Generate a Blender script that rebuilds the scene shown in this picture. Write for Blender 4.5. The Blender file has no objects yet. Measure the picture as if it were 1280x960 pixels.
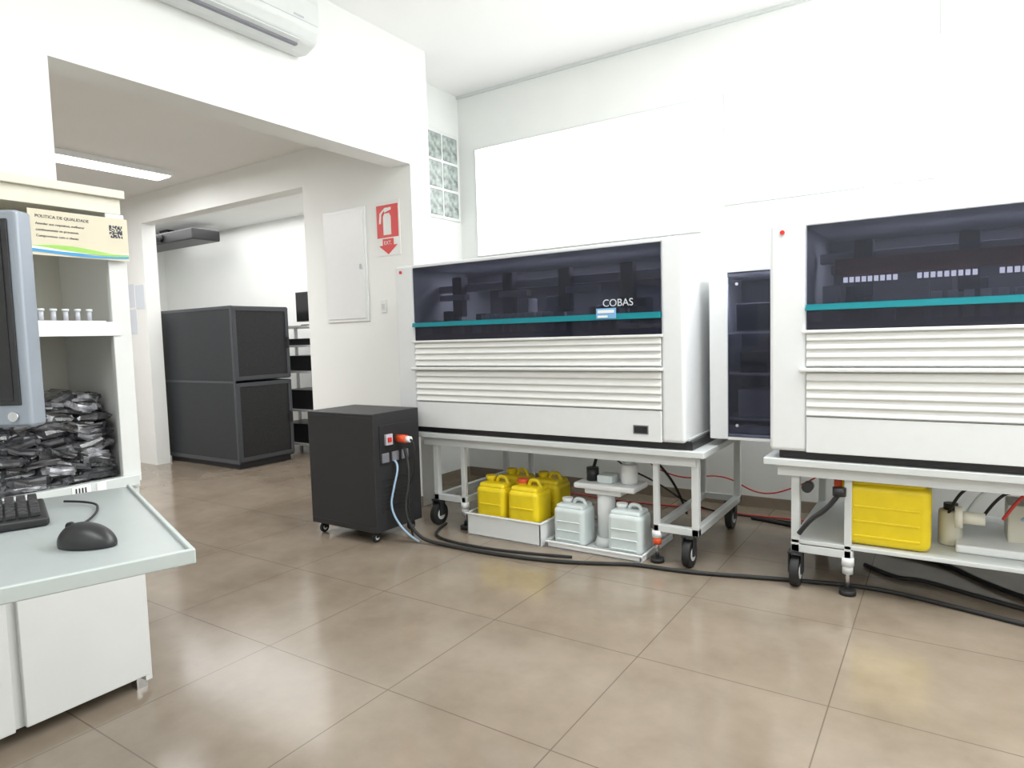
import bpy, bmesh, math, random
from mathutils import Vector, Matrix
random.seed(7)
scene=bpy.context.scene
scene.view_settings.view_transform='Standard'

# ---------------------------------------------------------------- materials
MATS={}
def mat(name,col,rough=0.5,metal=0.0,emit=0,spec=0.5,noise=0.0,nscale=20,bump=0.0,bscale=200,trans=0,coat=0,alpha=1):
    if name in MATS: return MATS[name]
    m=bpy.data.materials.new(name); m.use_nodes=True
    nt=m.node_tree; b=nt.nodes['Principled BSDF']
    c=(*col,1)
    b.inputs['Base Color'].default_value=c
    b.inputs['Roughness'].default_value=rough
    b.inputs['Metallic'].default_value=metal
    b.inputs['Specular IOR Level'].default_value=spec
    b.inputs['Coat Weight'].default_value=coat
    b.inputs['Transmission Weight'].default_value=trans
    b.inputs['Alpha'].default_value=alpha
    if emit:
        b.inputs['Emission Color'].default_value=c; b.inputs['Emission Strength'].default_value=emit
    tc=nt.nodes.new('ShaderNodeTexCoord')
    n=nt.nodes.new('ShaderNodeTexNoise'); n.inputs['Scale'].default_value=nscale; n.inputs['Detail'].default_value=4
    nt.links.new(tc.outputs['Object'],n.inputs['Vector'])
    if noise:
        r=nt.nodes.new('ShaderNodeValToRGB')
        r.color_ramp.elements[0].position=.3; r.color_ramp.elements[1].position=.7
        r.color_ramp.elements[0].color=(*[max(0,v*(1-noise)) for v in col],1)
        r.color_ramp.elements[1].color=(*[min(1,v*(1+noise)) for v in col],1)
        nt.links.new(n.outputs['Fac'],r.inputs['Fac']); nt.links.new(r.outputs['Color'],b.inputs['Base Color'])
    if bump:
        n2=nt.nodes.new('ShaderNodeTexNoise'); n2.inputs['Scale'].default_value=bscale
        nt.links.new(tc.outputs['Object'],n2.inputs['Vector'])
        bp=nt.nodes.new('ShaderNodeBump'); bp.inputs['Strength'].default_value=bump; bp.inputs['Distance'].default_value=.002
        nt.links.new(n2.outputs['Fac'],bp.inputs['Height']); nt.links.new(bp.outputs['Normal'],b.inputs['Normal'])
    MATS[name]=m; return m

WALL=mat('wall_paint',(.875,.885,.865),.7,noise=.012,nscale=3,bump=.1,bscale=150)
CEIL=mat('ceiling_paint',(.92,.92,.91),.8,noise=.01,nscale=2)
CEIL2=mat('ceiling_paint_annex',(.88,.88,.86),.8,noise=.01,nscale=2)
WHITE=mat('white_plastic',(.82,.83,.83),.35,noise=.01)
ACW=mat('ac_casing_white',(.72,.74,.73),.35,noise=.01)
PANELW=mat('machine_white',(.78,.79,.80),.4,noise=.01)
LOUV=mat('machine_louver',(.78,.78,.76),.45,noise=.01)
CREAM=mat('cream_laminate',(.68,.65,.55),.45,noise=.02,nscale=8)
CABW=mat('cabinet_white',(.66,.665,.655),.4,noise=.015,nscale=6)
BLACK=mat('black_plastic',(.018,.018,.02),.35)
BLACKM=mat('black_metal',(.020,.020,.023),.5,bump=.2,bscale=300)
RUB=mat('rubber_black',(.015,.015,.015),.6)
RACK=mat('rack_grey',(.028,.031,.036),.5,noise=.05)
STEELW=mat('white_steel',(.66,.68,.68),.35)
CHROME=mat('chrome',(.6,.6,.62),.25,metal=1)
YEL=mat('yellow_hdpe',(.85,.64,.012),.42,noise=.05,nscale=12)
TEAL=mat('teal_trim',(.0,.24,.29),.35)
RED=mat('sign_red',(.68,.025,.02),.4)
ORANGE=mat('red_orange_plastic',(.8,.10,.03),.4)
TRAY=mat('grey_laminate',(.38,.41,.41),.3,noise=.03,nscale=10)
SILV=mat('silver_plastic',(.30,.33,.38),.35,metal=.3)
SCREEN=mat('lcd_black',(.012,.012,.013),.18)
PAPER=mat('paper',(.86,.86,.84),.7)
CARD=mat('card_beige',(.64,.58,.45),.6)
HDPE=mat('translucent_hdpe',(.66,.72,.72),.3,noise=.04,nscale=10)
GREEN=mat('print_green',(.30,.55,.10),.5); BLUE=mat('print_blue',(.05,.3,.6),.5); INK=mat('ink',(.03,.04,.06),.6)
LBL=mat('label_blue',(.22,.45,.75),.5)
GREY=mat('dark_interior',(.10,.10,.12),.5,noise=.2)
MIDG=mat('mid_grey_mech',(.20,.20,.23),.4)
LITG=mat('light_grey_mech',(.5,.5,.55),.35)
CBL=mat('cable_light_blue',(.35,.5,.68),.45)
PINK=mat('cable_red',(.6,.05,.04),.5)
LAMP=mat('lamp_diffuser',(1,1,1),.5,emit=6)
WINL=mat('frosted_window_glow',(1,1,1),.4,emit=1.3)

def smoked(name,tint,fac,base):
    SG=bpy.data.materials.new(name); SG.use_nodes=True
    nt=SG.node_tree; nt.nodes.clear()
    o=nt.nodes.new('ShaderNodeOutputMaterial'); mx=nt.nodes.new('ShaderNodeMixShader'); tr=nt.nodes.new('ShaderNodeBsdfTransparent')
    gl=nt.nodes.new('ShaderNodeBsdfPrincipled'); gl.inputs['Base Color'].default_value=(*base,1); gl.inputs['Roughness'].default_value=.04
    tr.inputs['Color'].default_value=(*tint,1); mx.inputs['Fac'].default_value=fac
    nt.links.new(tr.outputs[0],mx.inputs[1]); nt.links.new(gl.outputs[0],mx.inputs[2]); nt.links.new(mx.outputs[0],o.inputs[0])
    return SG
SG=smoked('smoked_glass',(.70,.71,.79),.42,(.028,.03,.042))
SG2=smoked('smoked_glass_dark',(.5,.5,.60),.6,(.025,.025,.045))

GB=mat('glass_block',(.36,.41,.39),.12,noise=.5,nscale=22,bump=1.0,bscale=40,coat=.5)
BAG=mat('bag_black',(.04,.04,.045),.22,noise=.9,nscale=14,bump=1.0,bscale=60,coat=.6)
BAG2=mat('bag_clear',(.24,.24,.26),.22,noise=.8,nscale=30,bump=1.0,bscale=70,coat=.6)

MESH=bpy.data.materials.new('perforated_mesh'); MESH.use_nodes=True
nt=MESH.node_tree; b=nt.nodes['Principled BSDF']; b.inputs['Roughness'].default_value=.5
v=nt.nodes.new('ShaderNodeTexVoronoi'); v.inputs['Scale'].default_value=90; tc=nt.nodes.new('ShaderNodeTexCoord')
r=nt.nodes.new('ShaderNodeValToRGB'); r.color_ramp.elements[0].position=.3; r.color_ramp.elements[1].position=.45
r.color_ramp.elements[0].color=(.006,.006,.008,1); r.color_ramp.elements[1].color=(.020,.021,.024,1)
nt.links.new(tc.outputs['Object'],v.inputs['Vector']); nt.links.new(v.outputs['Distance'],r.inputs['Fac']); nt.links.new(r.outputs['Color'],b.inputs['Base Color'])

# floor tile
FL=bpy.data.materials.new('porcelain_tile'); FL.use_nodes=True
nt=FL.node_tree; N=nt.nodes.new; L=nt.links.new; b=nt.nodes['Principled BSDF']
tc=N('ShaderNodeTexCoord'); mp=N('ShaderNodeMapping'); mp.inputs['Location'].default_value=(1.02,-1.70,0)
L(tc.outputs['Object'],mp.inputs['Vector'])
br=N('ShaderNodeTexBrick'); br.offset=0; br.squash=1
br.inputs['Scale'].default_value=1; br.inputs['Brick Width'].default_value=.70; br.inputs['Row Height'].default_value=.70
br.inputs['Mortar Size'].default_value=.0026; br.inputs['Mortar Smooth'].default_value=.2; br.inputs['Bias'].default_value=0
L(mp.outputs['Vector'],br.inputs['Vector'])
n1=N('ShaderNodeTexNoise'); n1.inputs['Scale'].default_value=2.4; n1.inputs['Detail'].default_value=8; n1.inputs['Roughness'].default_value=.62
L(tc.outputs['Object'],n1.inputs['Vector'])
rp=N('ShaderNodeValToRGB'); rp.color_ramp.elements[0].position=.3; rp.color_ramp.elements[1].position=.72
rp.color_ramp.elements[0].color=(.212,.168,.125,1); rp.color_ramp.elements[1].color=(.305,.25,.195,1)
L(n1.outputs['Fac'],rp.inputs['Fac'])
mm=N('ShaderNodeMixRGB'); L(br.outputs['Fac'],mm.inputs['Fac']); L(rp.outputs['Color'],mm.inputs['Color1']); mm.inputs['Color2'].default_value=(.15,.115,.085,1)
L(mm.outputs['Color'],b.inputs['Base Color'])
rr=N('ShaderNodeMapRange'); rr.inputs['To Min'].default_value=.10; rr.inputs['To Max'].default_value=.20
L(n1.outputs['Fac'],rr.inputs['Value']); L(rr.outputs['Result'],b.inputs['Roughness'])
b.inputs['Specular IOR Level'].default_value=.6

# ---------------------------------------------------------------- helpers
def link(o): scene.collection.objects.link(o)
def mkobj(name,bm,m,smooth=False):
    me=bpy.data.meshes.new(name); bm.to_mesh(me); bm.free()
    me.materials.append(m)
    if smooth:
        for p in me.polygons: p.use_smooth=True
    o=bpy.data.objects.new(name,me); link(o); return o
def bmbox(bm,a,b):
    a=Vector(a);b=Vector(b); c=(a+b)/2; s=b-a
    return bmesh.ops.create_cube(bm,size=1,matrix=Matrix.Translation(c)@Matrix.Diagonal((*[abs(v) for v in s],1)))['verts']
def room(name,a,b,m):
    bm=bmesh.new(); bmbox(bm,a,b); return mkobj(name,bm,m)

class G:
    def __init__(s,name,loc,rot=0,world=False):
        s.e=bpy.data.objects.new(name,None); s.e.empty_display_size=.1; link(s.e)
        s.e.location=loc; s.e.rotation_euler=(0,0,rot); s.w=world; s.loc=Vector(loc)
    def add(s,o):
        o.parent=s.e
        if s.w: o.location=Vector(o.location)-s.loc
        return o
    def box(s,n,a,b,m,bev=0,seg=3):
        bm=bmesh.new(); a=Vector(a);b=Vector(b); c=(a+b)/2
        bmbox(bm,a-c,b-c); o=mkobj(n,bm,m); o.location=c
        if bev:
            md=o.modifiers.new('b','BEVEL'); md.width=bev; md.segments=seg; md.limit_method='ANGLE'
            for p in o.data.polygons: p.use_smooth=True
            w=o.modifiers.new('w','WEIGHTED_NORMAL'); w.keep_sharp=True
        return s.add(o)
    def boxes(s,n,lst,m,bev=0):
        bm=bmesh.new()
        for a,b in lst: bmbox(bm,a,b)
        o=mkobj(n,bm,m)
        if bev:
            md=o.modifiers.new('b','BEVEL'); md.width=bev; md.segments=2
        return s.add(o)
    def cyl(s,n,c,r,h,m,axis='Z',r2=None,seg=28,bev=0):
        bm=bmesh.new(); bmesh.ops.create_cone(bm,cap_ends=True,segments=seg,radius1=r,radius2=r if r2 is None else r2,depth=h)
        o=mkobj(n,bm,m); 
        for p in o.data.polygons: p.use_smooth=len(p.vertices)==4
        o.location=c
        if axis=='X': o.rotation_euler=(0,math.pi/2,0)
        if axis=='Y': o.rotation_euler=(math.pi/2,0,0)
        if bev:
            md=o.modifiers.new('b','BEVEL'); md.width=bev; md.segments=2; md.limit_method='ANGLE'
        return s.add(o)
    def poly(s,n,pts,m,axis='X',ext=(0,1),loc=(0,0,0)):
        bm=bmesh.new()
        def P(p,t):
            return {'X':(t,p[0],p[1]),'Y':(p[0],t,p[1]),'Z':(p[0],p[1],t)}[axis]
        v0=[bm.verts.new(P(p,ext[0])) for p in pts]; v1=[bm.verts.new(P(p,ext[1])) for p in pts]
        k=len(pts)
        bm.faces.new(v0); bm.faces.new(v1[::-1])
        for i in range(k): bm.faces.new((v0[i],v1[i],v1[(i+1)%k],v0[(i+1)%k]))
        bmesh.ops.recalc_face_normals(bm,faces=bm.faces)
        o=mkobj(n,bm,m); o.location=loc; return s.add(o)
    def tube(s,n,pts,r,m,closed=False):
        cu=bpy.data.curves.new(n,'CURVE'); cu.dimensions='3D'; cu.bevel_depth=r; cu.bevel_resolution=3; cu.use_fill_caps=True
        sp=cu.splines.new('NURBS'); sp.points.add(len(pts)-1)
        for i,p in enumerate(pts): sp.points[i].co=(*p,1)
        sp.order_u=3; sp.use_endpoint_u=True; sp.use_cyclic_u=closed
        cu.materials.append(m); o=bpy.data.objects.new(n,cu); link(o); return s.add(o)
    def text(s,n,txt,loc,size,m,rot=(math.pi/2,0,0),ext=.0006,align='LEFT'):
        cu=bpy.data.curves.new(n,'FONT'); cu.body=txt; cu.size=size; cu.extrude=ext; cu.align_x=align; cu.materials.append(m)
        o=bpy.data.objects.new(n,cu); o.location=loc; o.rotation_euler=rot; link(o); return s.add(o)
def single_tube(name,pts,r,m):
    g=bpy.data.curves.new(name,'CURVE'); g.dimensions='3D'; g.bevel_depth=r; g.bevel_resolution=3; g.use_fill_caps=True
    sp=g.splines.new('NURBS'); sp.points.add(len(pts)-1)
    for i,p in enumerate(pts): sp.points[i].co=(*p,1)
    sp.order_u=3; sp.use_endpoint_u=True
    g.materials.append(m); o=bpy.data.objects.new(name,g); link(o); return o

# ---------------------------------------------------------------- room shell
XW=-3.39; YP=3.82; YB=4.95; H=3.51; H2=2.93; XL=-10.2; XR=2.4; YF=-1.8
room('floor',(XL,YF,-.1),(XR,5.9,0),FL)
room('ceiling',(XW-.25,YF,H),(XR,YB+.2,H+.1),CEIL)
room('ceiling_niche',(-3.99,4.04,H),(XW-.25,YB+.2,H+.1),CEIL)
room('ceiling_annex',(XL,YF,H2),(XW-.2,YP,H2+.1),CEIL2)
room('ceiling_rack_room',(XL,YP+.15,H2),(-3.8,5.9,H2+.1),CEIL2)
room('wall_back',(-3.99,YB,0),(XR+.15,YB+.2,H),WALL)
room('wall_right',(XR,YF,0),(XR+.15,YB,H),WALL)
room('wall_front',(XL,YF-.15,0),(XR,YF,H),WALL)
room('wall_left',(XW-.2,YF,0),(XW,1.42,H),WALL)
room('wall_left_beam',(XW-.2,1.42,2.62),(XW,YP,H),WALL)
room('wall_left_pier',(-3.99,YP,0),(XW,4.04,H),WALL)
room('wall_niche',(-3.99,4.04,0),(-3.79,YB,H),WALL)
room('wall_partition',(-4.62,YP,0),(-3.99,YP+.15,H2),WALL)
room('wall_partition_header',(-7.25,YP,2.63),(-4.62,YP+.15,H2),WALL)
room('wall_partition_left',(XL,YP,0),(-7.25,YP+.15,H2),WALL)
room('wall_rack_room_back',(XL,5.7,0),(-3.99,5.9,H2),WALL)
room('wall_rack_room_right',(-4.14,YP+.15,0),(-3.99,5.7,H2),WALL)
room('wall_annex_left',(XL-.15,YF,0),(XL,5.9,H2),WALL)
BASE=mat('baseboard_tile',(.28,.23,.18),.3,noise=.05)
room('baseboard_back',(-3.79,YB-.012,0),(XR,YB,.08),BASE)
room('baseboard_niche',(-3.79,4.04,0),(-3.778,YB-.012,.08),BASE)
room('baseboard_partition',(-4.62,YP-.012,0),(XW,YP,.08),BASE)
room('baseboard_left',(XW,YF,0),(XW+.012,1.42,.08),BASE)
room('trim_cornice_back',(-3.79,YB-.02,H-.025),(XR,YB,H),ACW)

def bwin(name,x0,x1,z0,z1):
    g=G(name,((x0+x1)/2,YB,(z0+z1)/2),world=True)
    g.box('frosted_pane',(x0,YB-.006,z0),(x1,YB+.01,z1),WINL)
    t=.010
    g.boxes('frame',[((x0-t,YB-.009,z0-t),(x1+t,YB+.01,z0)),((x0-t,YB-.009,z1),(x1+t,YB+.01,z1+t)),((x0-t,YB-.009,z0),(x0,YB+.01,z1)),((x1,YB-.009,z0),(x1+t,YB+.01,z1))],ACW)
bwin('window_1',-3.60,-1.55,2.05,3.0)
bwin('window_2',-1.36,1.9,2.22,3.0)
g=G('wall_access_panel',(.5,YB,3.2),world=True)
g.box('panel_board',(-.06,YB-.03,3.07),(1.2,YB,3.42),STEELW,.005)
g.boxes('panel_seam',[((-.04,YB-.034,3.09),(1.18,YB-.03,3.40))],STEELW)
g=G('window_3',(-3.79,4.68,2.75),world=True)
g.box('frame',(-3.80,4.44,2.37),(-3.772,4.92,3.14),WHITE,.003)
for i in range(2):
    for j in range(3):
        y=4.465+i*.222; z=2.395+j*.245
        g.box('glass_block_%d_%d'%(i,j),(-3.79,y,z),(-3.762,y+.205,z+.225),GB,.014)

# ---------------------------------------------------------------- air conditioner
g=G('air_conditioner',(XW,2.1,3.2),world=True)
y0,y1=1.60,2.82; dz=.12
prof=[(XW,2.94),(XW+.09,2.93),(XW+.18,2.965),(XW+.225,3.04),(XW+.225,3.18),(XW+.20,3.27),(XW+.15,3.30),(XW,3.30)]
o=g.poly('casing',[(a,b_+dz) for a,b_ in prof],ACW,'Y',(y0,y1))
md=o.modifiers.new('b','BEVEL'); md.width=.022; md.segments=4; md.limit_method='ANGLE'
for i in range(2):
    g.poly('louver_%d'%i,[(XW+.11+i*.045,2.918+i*.02+dz),(XW+.15+i*.045,2.933+i*.022+dz),(XW+.15+i*.045,2.940+i*.022+dz),(XW+.11+i*.045,2.925+i*.02+dz)],STEELW,'Y',(y0+.06,y1-.14))
g.box('air_slot',(XW+.105,y0+.06,2.931+dz),(XW+.17,y1-.14,2.955+dz),MIDG)
g.box('panel_gap',(XW+.2255,y0+.02,3.055+dz),(XW+.2265,y1-.03,3.058+dz),LITG)
g.box('display',(XW+.22,y1-.2,3.07+dz),(XW+.227,y1-.13,3.08+dz),LITG)

# ---------------------------------------------------------------- partition items
g=G('electrical_panel',(-4.13,YP,1.92),world=True)
g.box('frame',(-4.37,YP-.012,1.46),(-3.88,YP,2.37),WHITE,.003)
g.box('door_leaf',(-4.345,YP-.018,1.485),(-3.905,YP-.010,2.345),WHITE,.002)
g.box('latch',(-3.95,YP-.026,1.88),(-3.93,YP-.016,1.92),LITG,.002)
g=G('fire_extinguisher_sign',(-3.64,YP,2.17),world=True)
g.box('backing',(-3.765,YP-.004,1.96),(-3.515,YP,2.38),PAPER)
g.box('red_square',(-3.755,YP-.006,2.10),(-3.53,YP-.003,2.35),RED)
g.poly('red_arrow',[(-3.70,2.09),(-3.585,2.09),(-3.585,2.04),(-3.545,2.04),(-3.643,1.97),(-3.74,2.04),(-3.70,2.04)],RED,'Y',(YP-.006,YP-.003))
g.poly('extinguisher_body',[(-3.685,2.12),(-3.605,2.12),(-3.605,2.26),(-3.62,2.285),(-3.67,2.285),(-3.685,2.26)],PAPER,'Y',(YP-.008,YP-.005))
g.poly('extinguisher_handle',[(-3.67,2.292),(-3.60,2.31),(-3.60,2.328),(-3.665,2.328),(-3.72,2.29),(-3.73,2.21),(-3.712,2.21),(-3.703,2.28),(-3.67,2.312)],PAPER,'Y',(YP-.008,YP-.005))
g.text('caption','EXT.',(-3.643,YP-.008,2.045),.04,PAPER,align='CENTER')
g=G('light_switch',(-3.72,YP,1.5),world=True)
g.box('plate',(-3.75,YP-.008,1.52),(-3.69,YP,1.62),WHITE,.003); g.box('rocker',(-3.735,YP-.013,1.55),(-3.705,YP-.007,1.59),STEELW,.002)
g=G('notice_papers',(-7.5,YP,1.7),world=True)
g.boxes('sheets',[((-7.68,YP-.003,1.75),(-7.48,YP,2.0)),((-7.46,YP-.003,1.72),(-7.28,YP,1.98)),((-7.66,YP-.003,1.45),(-7.46,YP,1.72))],mat('paper_blueish',(.7,.74,.8),.7))

def lamp(name,x0,x1,y0,y1,z):
    g=G(name,((x0+x1)/2,(y0+y1)/2,z),world=True)
    g.box('housing',(x0,y0,z-.05),(x1,y1,z),WHITE,.004)
    g.box('diffuser',(x0+.02,y0+.02,z-.06),(x1-.02,y1-.02,z-.048),LAMP)
lamp('ceiling_light',-6.28,-6.02,2.3,3.5,H2)
lamp('ceiling_light',-6.28,-6.02,.2,1.4,H2)

# ---------------------------------------------------------------- server rack
g=G('server_rack_cabinet',(-6.76,4.4,0),world=True)
x0,x1,ya,yb=-7.45,-6.08,4.05,4.75
g.box('body_lower',(x0,ya,.06),(x1-.02,yb,.905),RACK,.008)
g.box('body_upper',(x0,ya,.92),(x1-.02,yb,1.70),RACK,.008)
g.box('plinth',(x0+.03,ya+.03,.0),(x1-.05,yb-.03,.06),BLACKM)
RT=mat('rack_trim',(.065,.07,.08),.4)
for k,(za,zb) in enumerate(((.08,.90),(.93,1.69))):
    g.boxes('door_frame_%d'%k,[((x1-.02,ya+.01,za),(x1,ya+.05,zb)),((x1-.02,yb-.05,za),(x1,yb-.01,zb)),((x1-.02,ya+.05,za),(x1,yb-.05,za+.04)),((x1-.02,ya+.05,zb-.04),(x1,yb-.05,zb))],RT,.002)
    g.box('door_mesh_%d'%k,(x1-.018,ya+.05,za+.04),(x1-.01,yb-.05,zb-.04),MESH)
    g.box('handle_%d'%k,(x1,yb-.05,(za+zb)/2-.06),(x1+.015,yb-.02,(za+zb)/2+.06),BLACK,.003)
g.box('corner_trim',(x1-.03,ya-.004,.06),(x1,ya+.01,1.70),RT,.002)
g.boxes('seam_trim',[((x0,ya-.004,.06),(x1,ya,.10)),((x0,ya-.005,.90),(x1,ya,.925)),((x0,ya-.004,1.67),(x1,ya,1.70))],RT)

g=G('metal_shelf_unit',(-6.3,5.2,0),world=True)
sx0,sx1,sy0,sy1=-6.85,-5.86,5.0,5.45
g.boxes('uprights',[((x,y,0),(x+.03,y+.03,1.50)) for x in (sx0,sx1-.03) for y in (sy0,sy1-.03)],STEELW)
g.boxes('shelves',[((sx0,sy0,z),(sx1,sy1,z+.025)) for z in (.10,.50,.95,1.25,1.475)],STEELW)
g.boxes('stored_equipment',[((-6.7,5.04,.125),(-5.95,5.4,.35)),((-6.6,5.04,.525),(-6.05,5.4,.75)),((-6.6,5.04,.975),(-6.08,5.4,1.15)),((-6.6,5.05,1.275),(-5.95,5.4,1.35))],BLACK,.005)
g.boxes('stored_boxes',[((-6.03,5.04,.525),(-5.92,5.3,.70)),((-6.06,5.04,.975),(-5.93,5.3,1.20))],WHITE,.005)
g=G('computer_monitor',(-6.22,5.2,1.5),0)
g.box('base',(-.12,-.08,.001),(.12,.08,.015),BLACK,.004); g.box('neck',(-.02,0,.01),(.02,.02,.12),BLACK)
g.box('panel',(-.27,-.02,.05),(.27,.02,.40),BLACK,.006); g.box('screen',(-.255,-.023,.065),(.255,-.019,.385),SCREEN)
g=G('ceiling_projector',(-9.2,5.2,2.93),world=True)
g.box('body',(-9.9,5.0,2.70),(-8.25,5.4,2.85),BLACK,.02); g.cyl('lens',(-9.0,4.99,2.78),.05,.06,SCREEN,'Y'); g.box('bracket',(-9.3,5.15,2.84),(-9.1,5.25,2.93),BLACKM)

# ---------------------------------------------------------------- UPS
g=G('uninterruptible_power_supply',(-3.3,3.13,0),world=True)
ux0,ux1,uy0,uy1=-3.61,-2.995,2.93,3.36
g.box('cabinet',(ux0,uy0,.075),(ux1,uy1,.84),BLACKM,.006)
g.boxes('front_seams',[((ux0+.01,uy0-.002,.11),(ux1-.01,uy0,.113)),((ux0+.01,uy0-.002,.815),(ux1-.01,uy0,.818))],BLACK)
g.box('breaker_panel',(ux1,uy0+.05,.50),(ux1+.006,uy0+.34,.76),BLACK,.002)
g.box('breaker',(ux1+.005,uy0+.09,.63),(ux1+.025,uy0+.15,.70),LITG,.003)
g.box('breaker_switch',(ux1+.025,uy0+.10,.65),(ux1+.035,uy0+.13,.68),RED,.002)
g.cyl('red_plug',(ux1+.045,uy0+.21,.66),.026,.085,ORANGE,'X'); g.cyl('white_plug',(ux1+.1,uy0+.21,.66),.02,.04,WHITE,'X')
g.boxes('outlets',[((ux1+.005,uy0+.06+.09*i,.52),(ux1+.014,uy0+.12+.09*i,.58)) for i in range(3)],MIDG)
g.boxes('vents',[((ux1,uy0+.06,.2+.025*i),(ux1+.003,uy0+.33,.208+.025*i)) for i in range(9)],BLACK)
def caster(g,n,x,y,r=.035,m=RUB,top=None):
    g.cyl(n+'_wheel',(x,y,r),r,r*.55,m,'X',bev=.004)
    g.cyl(n+'_hub',(x,y,r),r*.5,r*.62,STEELW,'X')
    t=top or r*2+.01
    g.boxes(n+'_fork',[((x-r*.45,y-r*.35,r*.9),(x-r*.36,y+r*.35,t)),((x+r*.36,y-r*.35,r*.9),(x+r*.45,y+r*.35,t)),((x-r*.45,y-r*.5,t-.008),(x+r*.45,y+r*.5,t))],BLACKM)
for i,(x,y) in enumerate(((ux0+.06,uy0+.05),(ux1-.06,uy0+.05),(ux0+.06,uy1-.05),(ux1-.06,uy1-.05))): caster(g,'caster_%d'%i,x,y)
g.tube('mains_cable_blue',[(ux1+.01,3.10,.52),(ux1+.05,3.10,.50),(ux1+.045,3.05,.36),(ux1+.03,3.02,.22),(ux1+.12,3.06,.06),(ux1+.2,3.1,.01)],.007,CBL)
g.tube('mains_cable_dark',[(ux1+.12,3.14,.66),(ux1+.16,3.15,.62),(ux1+.12,3.16,.4),(ux1+.08,3.12,.3),(ux1+.1,3.15,.012)],.007,RUB)

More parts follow.
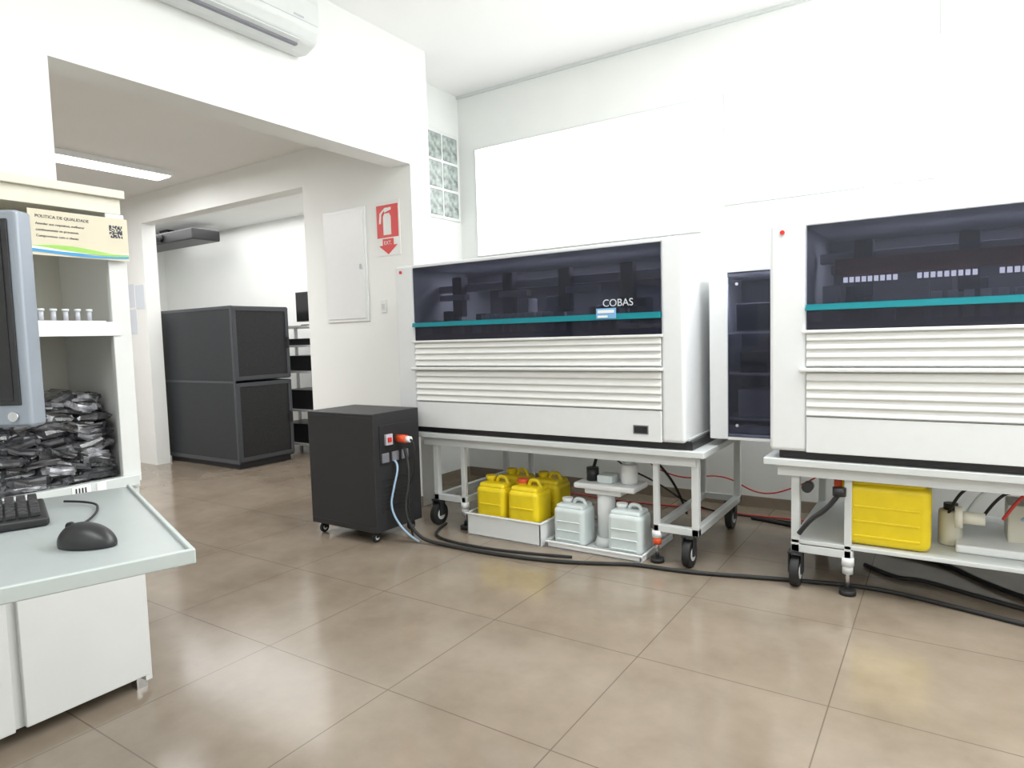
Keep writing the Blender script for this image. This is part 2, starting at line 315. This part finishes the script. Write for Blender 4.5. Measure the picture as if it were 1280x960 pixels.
# ---------------------------------------------------------------- analyzers
def inner_light(g,name,loc,sx,sy,p):
    l=bpy.data.lights.new(name,'AREA'); l.shape='RECTANGLE'; l.size=sx; l.size_y=sy; l.energy=p; l.color=(.92,.94,1)
    o=bpy.data.objects.new(name,l); o.location=loc; link(o); g.add(o)
def analyzer(name,x0,x1,yf,yb,label,dashes=False):
    g=G(name,((x0+x1)/2,(yf+yb)/2,.66),world=True)
    gl0,gl1=x0+.17,x1-.13; zb,zt=.66,1.81
    g.box('black_base',(x0+.04,yf+.03,zb),(x1+.03,yb,.71),BLACK,.004)
    g.box('lower_body',(gl0-.02,yf+.02,.70),(gl1+.02,yb,1.29),PANELW)
    g.box('side_cover_left',(x0,yf,.70),(gl0,yb,zt),PANELW,.02)
    g.box('side_cover_right',(gl1,yf,.70),(x1,yb,zt),PANELW,.02)
    g.box('side_cover_lower_edge',(x1-.002,yf+.04,.70),(x1+.008,yb-.02,.72),STEELW)
    g.box('top_cover',(gl0-.02,yf+.005,1.785),(gl1+.02,yb,1.808),PANELW,.006)
    g.box('back_wall',(gl0-.02,yb-.03,1.29),(gl1+.02,yb,1.79),MIDG)
    g.box('deck',(gl0-.01,yf+.06,1.285),(gl1+.01,yb-.03,1.33),MIDG)
    g.box('smoked_window_upper',(gl0,yf,1.415),(gl1,yf+.008,1.785),SG)
    g.box('smoked_window_lower',(gl0,yf+.004,1.29),(gl1,yf+.012,1.385),SG2)
    g.poly('teal_handle',[(gl0-.005,1.385),(gl1,1.380),(gl1,1.412),(gl0+.0,1.412)],TEAL,'Y',(yf-.022,yf+.01))
    g.box('teal_core',(gl0,yf+.01,1.38),(gl1,yf+.03,1.415),TEAL)
    def saw(n,zt,zb,k):
        pts=[]; h=(zt-zb)/k
        for i in range(k):
            z=zt-i*h
            pts+=[(yf+.005,z),(yf-.008,z-h*.74),(yf-.007,z-h*.86),(yf+.005,z-h*.9)]
        pts+=[(yf+.03,zb),(yf+.03,zt)]
        g.poly(n,pts,LOUV,'X',(gl0,gl1))
    saw('louvres_upper',1.275,1.115,4)
    saw('louvres_lower',1.085,.875,5)
    g.box('skirt_panel',(gl0,yf-.004,.70),(gl1,yf+.03,.873),PANELW,.003)
    g.box('ledge_mid',(gl0-.03,yf-.025,1.092),(gl1+.01,yf+.02,1.110),LOUV,.005)
    g.box('ledge_top',(gl0-.02,yf-.014,1.276),(gl1+.01,yf+.02,1.292),LOUV,.004)
    g.box('service_socket',(gl1-.16,yf-.008,.745),(gl1-.08,yf-.002,.785),BLACK,.003)
    g.boxes('socket_rim',[((gl1-.165,yf-.006,.74),(gl1-.075,yf-.0035,.79))],MIDG)
    g.cyl('status_dot',(x0+.06,yf-.002,1.765),.011,.008,RED,'Y')
    bx=[];bl=[]
    rnd=random.Random(label)
    for i in range(22):
        x=gl0+.05+i*(gl1-gl0-.2)/21; h=rnd.uniform(.05,.22); y=yf+rnd.uniform(.10,.45)
        (bx if i%3 else bl).append(((x,y,1.33),(x+rnd.uniform(.03,.10),y+.12,1.33+h)))
    g.boxes('sample_modules',bx,GREY,.004); g.boxes('reagent_modules',bl,LITG,.004)
    g.box('gantry_rail',(gl0+.02,yf+.25,1.62),(gl1-.02,yf+.31,1.67),LITG,.004)
    g.box('gantry_rail_rear',(gl0+.02,yf+.6,1.70),(gl1-.02,yf+.64,1.76),GREY,.004)
    g.boxes('pipetting_heads',[((gl0+.18+.42*i,yf+.2,1.45),(gl0+.26+.42*i,yf+.26,1.72)) for i in range(4)],GREY,.004)
    g.boxes('pipette_needles',[((gl0+.20+.42*i,yf+.22,1.36),(gl0+.208+.42*i,yf+.228,1.46)) for i in range(4)],CHROME)
    g.boxes('arms',[((gl0+.08+.5*i,yf+.18,1.56),(gl0+.30+.5*i,yf+.24,1.60)) for i in range(3)],LITG,.004)
    g.boxes('reagent_bottles',[((gl0+.5+.06*i,yf+.09,1.33),(gl0+.54+.06*i,yf+.14,1.45)) for i in range(9)],WHITE,.003)
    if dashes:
        BW=mat('reflection_dash_glow',(.95,.95,1),.4,emit=2.6)  # glowing dashes imitate window reflections in the lid glass
        g.boxes('reflection_dashes',[((gl0+.14+.026*i+.07*(i//9),yf+.14,1.515),(gl0+.158+.026*i+.07*(i//9),yf+.15,1.54)) for i in range(45)],BW)
        g.box('reflection_band',(gl0+.1,yf+.16,1.55),(gl1-.05,yf+.17,1.63),mat('reflection_brown',(.25,.10,.07),.4))  # brown strip imitates a reddish reflection in the glass
    g.text('printed_name','COBAS',(gl1-.34,yf-.004,1.455),.058,mat('print_grey',(.6,.62,.66),.5),ext=.001)
    g.box('label_sticker',(gl1-.37,yf-.026,1.387),(gl1-.25,yf-.021,1.445),LBL)
    g.boxes('label_print',[((gl1-.36,yf-.028,1.418),(gl1-.26,yf-.0255,1.435)),((gl1-.36,yf-.028,1.393),(gl1-.30,yf-.0255,1.405))],PAPER)
    inner_light(g,'added_interior_fill',((gl0+gl1)/2,yf+.40,1.77),gl1-gl0-.3,.15,7.5)  # fill light added to brighten the interior behind the glass
    return g
A1=analyzer('laboratory_analyzer',-3.22,-1.16,3.42,4.36,'a')
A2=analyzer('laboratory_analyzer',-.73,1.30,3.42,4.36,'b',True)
g=G('analyzer_side_module',(-.93,3.95,.72),world=True)
mx0,mx1,my0,my1=-1.10,-.735,3.66,4.30
g.boxes('body_shell',[((mx0,my0+.03,.70),(mx0+.02,my1,1.63)),((mx1-.015,my0+.03,.70),(mx1,my1,1.63)),((mx0,my0+.03,.70),(mx1,my1,.72)),((mx0,my0+.03,1.61),(mx1,my1,1.63))],PANELW)
g.box('rear_panel',(mx0,my1-.02,.70),(mx1,my1,1.63),GREY)
g.box('door_frame_left',(mx0,my0,.70),(mx0+.10,my0+.03,1.63),PANELW,.006)
g.boxes('door_frame',[((mx0+.10,my0,.70),(mx1,my0+.03,.715)),((mx0+.10,my0,1.615),(mx1,my0+.03,1.63)),((mx1-.014,my0,.715),(mx1,my0+.03,1.615))],PANELW)
g.box('door_glass',(mx0+.10,my0+.004,.715),(mx1-.014,my0+.024,1.615),SG,.002)
g.boxes('inner_shelves',[((mx0+.03,my0+.08,z),(mx1-.03,my0+.35,z+.012)) for z in (.80,1.05,1.28)],LITG)
g.boxes('inner_dark_units',[((mx0+.12,my0+.10,1.295),(mx1-.06,my0+.3,1.45)),((mx0+.14,my0+.10,1.065),(mx1-.08,my0+.3,1.18))],BLACK,.006)
g.boxes('inner_light_units',[((mx0+.13,my0+.10,.815),(mx1-.05,my0+.3,.97)),((mx0+.05,my0+.1,.72),(mx1-.04,my0+.3,.77))],LITG,.006)
for k,z in enumerate((.78,1.55)): g.cyl('door_screw_%d'%k,(mx0+.15,my0,z),.008,.006,LITG,'Y')
inner_light(g,'added_interior_fill',((mx0+mx1)/2,my0+.06,1.59),.2,.03,5.0)  # small fill added so the module interior shows through its door

# ---------------------------------------------------------------- carts
def cart(name,x0,x1,yf,yb,zt,shelf=False,ro=.12,ri=.36):
    g=G(name,((x0+x1)/2,(yf+yb)/2,0),world=True)
    g.box('table_top',(x0,yf,zt-.035),(x1,yb,zt),STEELW,.004)
    t=.04
    g.boxes('apron',[((x0+.06,yf+.04,zt-.09),(x1-.06,yf+.07,zt-.035)),((x0+.06,yb-.07,zt-.09),(x1-.06,yb-.04,zt-.035))],STEELW)
    posts=[];rails=[]
    xo=(x0+.12,x1-ro-t); xi=(x0+.36,x1-ri-t)
    zl=.20
    for k in (0,1):
        for y in (yf+.06,yb-.10):
            posts.append(((xo[k],y,zl-.02),(xo[k]+t,y+t,zt-.035)))
            posts.append(((xi[k],y,zl-.0),(xi[k]+t*.8,y+t*.8,zt-.035)))
            a,b_=sorted((xo[k],xi[k])); rails.append(((a,y,zl-.02),(b_+t,y+t,zl+.02)))
        rails.append(((xo[k],yf+.06,zl-.02),(xo[k]+t,yb-.06,zl+.02)))
        rails.append(((xi[k],yf+.06,zl-.02),(xi[k]+t*.8,yb-.06,zl+.02)))
    g.boxes('posts',posts,STEELW,.003); g.boxes('lower_rails',rails,STEELW,.003)
    for k in (0,1):
        for j,y in enumerate((yf+.08,yb-.10)):
            caster(g,'caster_%d%d'%(k,j),xo[k]+(.02 if k==0 else -.02),y,.076,RUB,.18)
    for k in (0,1):
        x=xi[k]+.016; y=yf+.075
        g.cyl('levelling_foot_%d'%k,(x,y,.012),.038,.024,RUB); g.cyl('foot_rod_%d'%k,(x,y,.09),.011,.14,CHROME)
        g.cyl('foot_collar_%d'%k,(x,y,.125),.024,.04,ORANGE if (not shelf and k==1) else STEELW); g.cyl('foot_sleeve_%d'%k,(x,y,.165),.028,.04,WHITE)
    if shelf: g.box('lower_shelf',(x0+.12,yf+.06,.225),(x1-.12,yb-.06,.245),STEELW,.003)
    return g
C1=cart('wheeled_equipment_cart',-3.10,-1.06,3.42,4.44,.66,False,.05,.27)
C2=cart('wheeled_equipment_cart',-.76,1.36,3.42,4.44,.66,True)
C2.tube('clamp_lever',[(-.60,3.46,.28),(-.55,3.46,.36),(-.47,3.46,.42),(-.42,3.47,.50)],.012,BLACK)
C2.cyl('clamp_knob',(-.42,3.47,.51),.03,.04,BLACK)
C2.cyl('rail_knob',(-.56,3.47,.52),.025,.06,BLACK,'Y')

# ---------------------------------------------------------------- jugs
def jug(name,x,y,z,w,d,h,m,cap,rot=0,side=False):
    g=G(name,(x,y,z),rot)
    g.box('body',(-w/2,-d/2,0),(w/2,d/2,h*.84),m,min(w,d)*.17,5)
    g.box('shoulder',(-w*.44,-d*.42,h*.78),(w*.44,d*.42,h*.90),m,min(w,d)*.12,4)
    if side:
        g.cyl('neck',(-w*.5,-d*.2,h*.80),w*.09,.05,m,'X'); g.cyl('cap',(-w*.5-.03,-d*.2,h*.80),w*.105,.035,cap,'X',bev=.003)
    else:
        g.cyl('neck',(-w*.22,0,h*.92),w*.13,h*.08,m); g.cyl('cap',(-w*.22,0,h*.965),w*.16,h*.07,cap,bev=.003)
    g.tube('handle',[(-w*.02,0,h*.86),(w*.02,0,h*.98),(w*.18,0,h*1.0),(w*.34,0,h*.97),(w*.38,0,h*.84)],w*.055,m)
    g.boxes('side_ribs',[((-w*.38,-d/2-.004,h*.12+i*h*.2),(w*.38,-d/2+.01,h*.15+i*h*.2)) for i in range(3)],m,.003)
    return g
def tray(name,x0,x1,y0,y1,z,m):
    g=G(name,((x0+x1)/2,(y0+y1)/2,0),world=True); t=.014
    g.box('bottom',(x0,y0,0),(x1,y1,.012),m,.003)
    g.boxes('sides',[((x0,y0,.0),(x1,y0+t,z)),((x0,y1-t,0),(x1,y1,z)),((x0,y0,0),(x0+t,y1,z)),((x1-t,y0,0),(x1,y1,z))],m,.004)
    g.boxes('rim',[((x0-.008,y0-.008,z-.012),(x1+.008,y0+t,z)),((x0-.008,y1-t,z-.012),(x1+.008,y1+.008,z)),((x0-.008,y0,z-.012),(x0+t,y1,z)),((x1-t,y0,z-.012),(x1+.008,y1,z))],m,.003)
tray('spill_tray',-2.64,-2.07,3.40,3.92,.15,WHITE)
for x,y,c in ((-2.48,3.54,YEL),(-2.23,3.54,ORANGE),(-2.48,3.79,YEL),(-2.22,3.79,YEL)):
    jug('yellow_jerrycan',x,y,.013,.225,.20,.37,YEL,c)
tray('spill_tray',-2.04,-1.42,3.42,3.94,.045,WHITE)
jug('translucent_canister',-1.91,3.55,.013,.21,.18,.28,HDPE,WHITE)
jug('translucent_canister',-1.54,3.54,.013,.21,.18,.29,HDPE,WHITE)
g=G('waste_pump_unit',(-1.72,3.62,0),world=True)
g.box('platform',(-1.90,3.52,.365),(-1.50,3.74,.40),WHITE,.012)
g.box('platform_skirt',(-1.84,3.55,.33),(-1.60,3.71,.37),WHITE,.01)
g.cyl('column',(-1.725,3.62,.19),.055,.34,WHITE); g.cyl('column_foot',(-1.725,3.62,.037),.08,.05,WHITE,r2=.06)
g.cyl('reservoir',(-1.58,3.64,.46),.05,.12,WHITE,bev=.01); g.cyl('reservoir_cap',(-1.58,3.64,.53),.035,.03,HDPE)
g.cyl('valve',(-1.82,3.63,.44),.038,.08,BLACK); g.box('motor',(-1.76,3.56,.40),(-1.66,3.68,.45),HDPE,.01)
g.tube('hose',[(-1.82,3.63,.46),(-1.82,3.72,.56),(-1.9,3.85,.60),(-1.92,4.1,.57)],.01,RUB)
g.tube('hose_clear',[(-1.58,3.64,.54),(-1.52,3.7,.60),(-1.45,3.8,.5),(-1.40,4.0,.3),(-1.42,4.2,.1)],.008,RUB)
jug('yellow_jerrycan',-.225,3.62,.246,.36,.22,.36,YEL,ORANGE,side=True)
g=G('plumbing_manifold',(.3,3.8,.245),world=True)
g.box('white_drain_tray',(.05,3.60,.246),(.9,4.1,.285),WHITE,.01)
g.cyl('flange',(.06,3.62,.41),.05,.03,CREAM,'X'); g.cyl('pipe',(.11,3.62,.41),.028,.10,CREAM,'X')
g.cyl('bottle',(.03,3.74,.33),.05,.17,CREAM,bev=.01); g.cyl('bottle_cap',(.03,3.74,.43),.03,.03,BLACK)
g.boxes('control_boxes',[((.25,3.75,.28),(.55,3.95,.46)),((.62,3.7,.28),(.85,3.95,.50))],CREAM,.008)
for i in range(9):
    g.tube('hose_%d'%i,[(.02+.07*i,3.70+.02*(i%3),.40),(.05+.08*i,3.66,.5+.01*(i%4)),(.12+.08*i,3.72,.55-.01*(i%3)),(.2+.08*i,3.9,.48),(.25+.08*i,4.0,.56)],.007,[RUB,HDPE,RUB,PINK,CBL,SILV][i%6])

# ---------------------------------------------------------------- cables
single_tube('power_cable',[(-2.93,3.14,.60),(-2.86,3.12,.45),(-2.88,3.05,.2),(-2.80,3.10,.03),(-2.62,3.12,.012),(-2.3,3.12,.012),(-1.9,3.17,.012),(-1.6,3.28,.012),(-1.45,3.36,.012),(-1.15,3.38,.012),(-.75,3.50,.012),(-.3,3.62,.012),(0,3.55,.012),(.35,3.45,.012),(1.0,3.3,.012)],.011,RUB)
single_tube('power_cable',[(-2.90,3.5,.012),(-2.85,3.3,.012),(-2.7,3.2,.012),(-2.4,3.18,.012),(-2.1,3.22,.012),(-1.8,3.30,.012)],.009,RUB)
single_tube('power_cable',[(-1.1,4.6,.012),(-.8,4.55,.012),(-.4,4.3,.012),(0,4.2,.012),(.2,3.9,.012),(.5,3.7,.012),(1.1,3.5,.012)],.012,RUB)
single_tube('power_cable',[(-.35,3.95,.012),(-.2,3.8,.012),(-.1,3.85,.012),(.15,3.72,.012),(.5,3.58,.012),(1.1,3.4,.012)],.011,RUB)
single_tube('network_cable',[(-2.6,4.7,.01),(-2.1,4.6,.01),(-1.5,4.7,.01),(-1.1,4.66,.01),(-.7,4.72,.01),(-.2,4.6,.01)],.006,PINK)
single_tube('signal_cable',[(-2.0,4.47,.60),(-1.9,4.60,.35),(-1.6,4.62,.22),(-1.3,4.63,.3),(-1.05,4.65,.15),(-.8,4.66,.25),(-.6,4.6,.4),(-.5,4.47,.6)],.005,PINK)
single_tube('signal_cable',[(-2.3,4.47,.60),(-2.1,4.60,.3),(-1.8,4.62,.2),(-1.5,4.6,.03),(-1.0,4.62,.01),(-.5,4.6,.01)],.007,RUB)

# ---------------------------------------------------------------- shelf cabinet
g=G('supply_shelf_cabinet',(-2.8,.3,0),world=True)
xa,xb,ya,yb=-3.0,-2.53,-.6,1.26
g.box('top_board',(xa-.01,ya-.02,1.84),(xb+.02,yb+.01,1.87),CREAM,.003)
g.box('top_fascia',(xb-.02,ya,1.785),(xb+.002,yb,1.84),CREAM,.002)
g.box('end_panel_right',(xa,yb-.025,.03),(xb,yb,1.84),CABW,.002)
g.box('end_panel_left',(xa,ya,.03),(xb,ya+.025,1.84),CABW,.002)
g.box('back_panel',(xa,ya,.03),(xa+.015,yb,1.84),mat('inner_cream',(.60,.58,.52),.6))
g.box('front_stile',(xb-.02,yb-.055,.80),(xb+.003,yb+.01,1.785),CABW,.003)
g.box('shelf_upper',(xa+.015,ya+.02,1.365),(xb-.01,yb-.025,1.385),CREAM,.002)
g.box('shelf_bottom',(xa+.015,ya+.02,.78),(xb+.01,yb,.82),CABW,.003)
g.box('shelf_lip',(xb-.005,ya,1.345),(xb+.008,yb-.03,1.395),WHITE,.002)
g.box('lip_clear',(xb+.0,ya,.79),(xb+.03,yb-.01,.83),mat('clear_acrylic',(.60,.63,.63),.15),.003)
g.box('lower_carcass',(xa+.01,ya+.02,.05),(xb-.02,yb-.02,.78),CABW)
for i,(p,q) in enumerate(((-.58,.10),(.11,.815),(.845,1.25))):
    g.box('cupboard_door_%d'%i,(xb-.02,p,.05),(xb+.002,q,.775),CABW,.004)
g.boxes('feet',[((xb-.06,yb-.05,0),(xb-.02,yb-.01,.05)),((xa+.02,yb-.05,0),(xa+.06,yb-.01,.05)),((xb-.06,ya+.02,0),(xb-.02,ya+.06,.05)),((xa+.02,ya+.02,0),(xa+.06,ya+.06,.05))],CHROME)
g.boxes('shelf_labels',[((xb+.03,1.02,.795),(xb+.033,1.08,.825)),((xb+.03,1.10,.795),(xb+.033,1.13,.825))],PAPER)
g.boxes('label_marks',[((xb+.0335,1.03+.01*i,.80),(xb+.034,1.035+.01*i,.82)) for i in range(4)],INK)
g=G('sample_tube_row',(-2.58,1.0,1.386),world=True)
g.box('rack_base',(-2.62,.55,1.386),(-2.54,1.19,1.40),WHITE,.002)
for i in range(16):
    y=.58+i*.038
    g.cyl('tube_%d'%i,(-2.575,y,1.418),.008,.035,LITG,seg=12); g.cyl('tube_cap_%d'%i,(-2.575,y,1.438),.011,.008,HDPE,seg=12)
# bag pile
bm=bmesh.new()
rnd=random.Random(3)
for k in range(230):
    row=k//17; col=k%17
    if row>=12 and rnd.random()<.4: continue
    y=.10+col*.068+rnd.uniform(-.03,.03); z=.838+row*.0235+rnd.uniform(-.006,.006)
    w=rnd.uniform(.10,.15); d=rnd.uniform(.18,.26); h=rnd.uniform(.026,.036)
    y=min(y,1.215-w/2)
    xf=-2.545-row*.006+rnd.uniform(-.04,.02)
    M=Matrix.Translation((xf-d/2,y,z))@Matrix.Rotation(rnd.uniform(-.38,.38),4,'X')@Matrix.Rotation(rnd.uniform(-.25,.25),4,'Z')
    vs=bmesh.ops.create_uvsphere(bm,u_segments=16,v_segments=10,radius=1)['verts']
    ph=rnd.uniform(0,6)
    for v in vs:
        c=v.co.copy()
        q=Vector([math.copysign(abs(t)**.4,t) for t in c])
        q+=Vector((rnd.uniform(-.05,.05)+.06*math.sin(9*c.y+ph),rnd.uniform(-.05,.05)+.06*math.sin(7*c.x+ph),rnd.uniform(-.22,.22)+.25*math.sin(6*c.y+ph)))
        v.co=M@Vector((q.x*d/2,q.y*w/2,q.z*h/2))
        if v.co.y>1.228: v.co.y=1.228
        if v.co.z<.822: v.co.z=.822
    mi=1 if rnd.random()<.3 else 0
    for f in {f for v in vs for f in v.link_faces}: f.material_index=mi
me=bpy.data.meshes.new('bagged_supplies_pile'); bm.to_mesh(me); bm.free()
me.materials.append(BAG); me.materials.append(BAG2)
o=bpy.data.objects.new('bagged_supplies_pile',me); link(o)

# info card
g=G('information_card',(-2.50,1.12,1.61),world=True)
cx=-2.508
g.box('card',(cx,.955,1.615),(cx+.004,1.268,1.765),CARD)
def wave(n,z0,a,ph,th,m,xo):
    pts=[]; K=16
    for i in range(K+1):
        t=i/K; pts.append((.957+.309*t,z0+a*math.sin(ph+t*5)))
    for i in range(K,-1,-1):
        t=i/K; pts.append((.957+.309*t,z0-th+a*.6*math.sin(ph+.6+t*5)))
    g.poly(n,pts,m,'X',(cx+.004,cx+.005+xo))
wave('wave_green',1.644,.008,0,.012,GREEN,.0004); wave('wave_blue',1.632,.006,1.2,.010,BLUE,.0008); wave('wave_white',1.638,.006,2.0,.004,PAPER,.0012)
rq=random.Random(5); cells=[]
for i in range(11):
    for j in range(11):
        if rq.random()<.55 or (i in(0,10) or j in (0,10)) and rq.random()<.3: cells.append(((cx+.004,1.205+i*.004,1.695+j*.004),(cx+.005,1.209+i*.004,1.699+j*.004)))
g.boxes('qr_code',cells,INK)
R90=(math.pi/2,0,math.pi/2)
g.text('heading','POLITICA DE QUALIDADE',(cx+.0045,.975,1.738),.014,INK,R90)
for i,t in enumerate(('Atender aos requisitos, melhorar','continuamente os processos.','Compromisso com o cliente')):
    g.text('line_%d'%i,t,(cx+.0045,.975,1.715-i*.02),.011,INK,R90)
g.box('card_clip',(cx-.022,1.1,1.62),(cx,1.14,1.64),STEELW)

# ---------------------------------------------------------------- workstation tray
ROT=math.radians(-18.6)
g=G('workstation_stand',(-1.07,.61,0),ROT)
zt=.95
pts=[(-.69,0),(-.69,-1.0),(0,-1.0),(0,-.03),(-.01,-.01),(-.03,0)]
g.poly('tray_top',pts,TRAY,'Z',(zt-.018,zt))
RIM=mat('rim_grey',(.46,.50,.49),.3)
g.box('rim_front',(-.003,-1.0,zt-.020),(.007,.006,zt+.006),RIM,.003)
g.box('rim_right',(-.69,-.003,zt-.020),(.006,.007,zt+.006),RIM,.003)
g.box('pedestal_column',(-.45,-.86,.05),(-.35,-.76,zt-.02),STEELW,.01)
g.box('pedestal_foot',(-.65,-.92,0),(-.15,-.70,.05),STEELW,.01)
g=G('computer_keyboard',(-1.49,.565,.951),ROT)
g.box('case',(-.215,-.46,0),(0,0,.018),BLACK,.006)
keys=[]
for r_ in range(6):
    for c_ in range(22):
        keys.append(((-.20+r_*.031,-.45+c_*.02,.018),(-.20+r_*.031+.026,-.45+c_*.02+.0165,.028+.002*(5-r_)*.5)))
g.boxes('keys',keys,mat('key_black',(.03,.03,.033),.45),.0018)
g=G('computer_mouse',(-1.275,.54,.951),math.radians(20))
bm=bmesh.new(); bmesh.ops.create_uvsphere(bm,u_segments=32,v_segments=20,radius=1)
for v in bm.verts:
    x,y,z=v.co
    z=max(z,-.12)
    v.co=(x*.056,y*.034*(1-.12*x),(z+.12)*.036*(1-.15*x))
o=mkobj('shell',bm,BLACK,True); g.add(o)
g.cyl('scroll_wheel',(-.036,0,.031),.009,.006,RUB,'Y')
single_tube('mouse_cable',[(-1.325,.53,.965),(-1.36,.53,.958),(-1.42,.60,.956),(-1.50,.66,.956),(-1.60,.70,.956),(-1.66,.66,.958)],.0025,RUB)
RM=math.radians(33.5)
g=G('computer_monitor',(-1.736,.471,.95),RM)
W=.42; zb,ztp=.195,.632
g.box('bezel',(-W/2,-.02,zb),(W/2,.025,ztp),SILV,.008)
g.box('bezel_inner',(-W/2+.018,-.024,zb+.045),(W/2-.018,-.018,ztp-.018),BLACK,.002)
g.box('screen',(-W/2+.03,-.0255,zb+.055),(W/2-.03,-.0235,ztp-.03),SCREEN)
g.cyl('power_button',(W/2-.035,-.022,zb+.022),.010,.006,CHROME,'Y')
g.boxes('menu_buttons',[((W/2-.15+i*.022,-.0225,zb+.018),(W/2-.137+i*.022,-.019,zb+.026)) for i in range(4)],CHROME)
g.box('back_shell',(-.15,.02,zb+.08),(.15,.06,ztp-.08),SILV,.02)
g.box('neck',(-.04,.03,.015),(.04,.055,.35),SILV,.005)
g.box('base',(-.12,-.05,.001),(.10,.10,.018),SILV,.006)

# ---------------------------------------------------------------- lights
def area(name,loc,sx,sy,p,rot=(0,0,0),col=(1,1,1)):
    l=bpy.data.lights.new(name,'AREA'); l.shape='RECTANGLE'; l.size=sx; l.size_y=sy; l.energy=p; l.color=col
    o=bpy.data.objects.new(name,l); o.location=loc; o.rotation_euler=rot; link(o)
area('ceiling_lamp_main',(-.2,2.9,3.46),2.8,1.0,82,col=(.96,1,.995))
area('ceiling_lamp_front',(-.4,-.5,3.46),2.4,1.0,52,col=(.96,1,.995))
area('ceiling_lamp_right',(1.4,3.6,3.46),.8,2.0,68,col=(.96,1,.995))
area('added_side_fill',(2.35,1.6,2.0),2.2,3.0,30,(0,math.radians(90),0),(.95,.99,1))  # added fill to brighten the left walls; no window built here
area('added_ceiling_fill',(1.2,3.5,2.75),.8,1.2,40,(math.pi,0,0))  # added off-frame fill aimed up to brighten the ceiling, no fixture
area('ceiling_lamp_annex',(-6.15,1.6,2.85),2.0,3.0,118)
area('ceiling_lamp_rack_room',(-7.1,4.82,2.90),5.0,1.4,60)
w=bpy.data.worlds.new('world'); scene.world=w; w.use_nodes=True
w.node_tree.nodes['Background'].inputs[0].default_value=(.9,.95,1,1); w.node_tree.nodes['Background'].inputs[1].default_value=.5

# ---------------------------------------------------------------- camera
f=822.0; yaw,pit,rol=[math.radians(v) for v in (33.49,-4.10,-1.64)]
fw=Vector((-math.sin(yaw)*math.cos(pit),math.cos(yaw)*math.cos(pit),math.sin(pit)))
r=Vector((math.cos(yaw),math.sin(yaw),0)); u=r.cross(fw)
r,u=r*math.cos(rol)+u*math.sin(rol),-r*math.sin(rol)+u*math.cos(rol)
cam=bpy.data.cameras.new('camera'); cam.sensor_width=36; cam.lens=36*f/1280; cam.clip_start=.05
co=bpy.data.objects.new('camera',cam); link(co)
M=Matrix((( r.x,u.x,-fw.x,0),(r.y,u.y,-fw.y,0),(r.z,u.z,-fw.z,1.3),(0,0,0,1)))
co.matrix_world=M
scene.camera=co
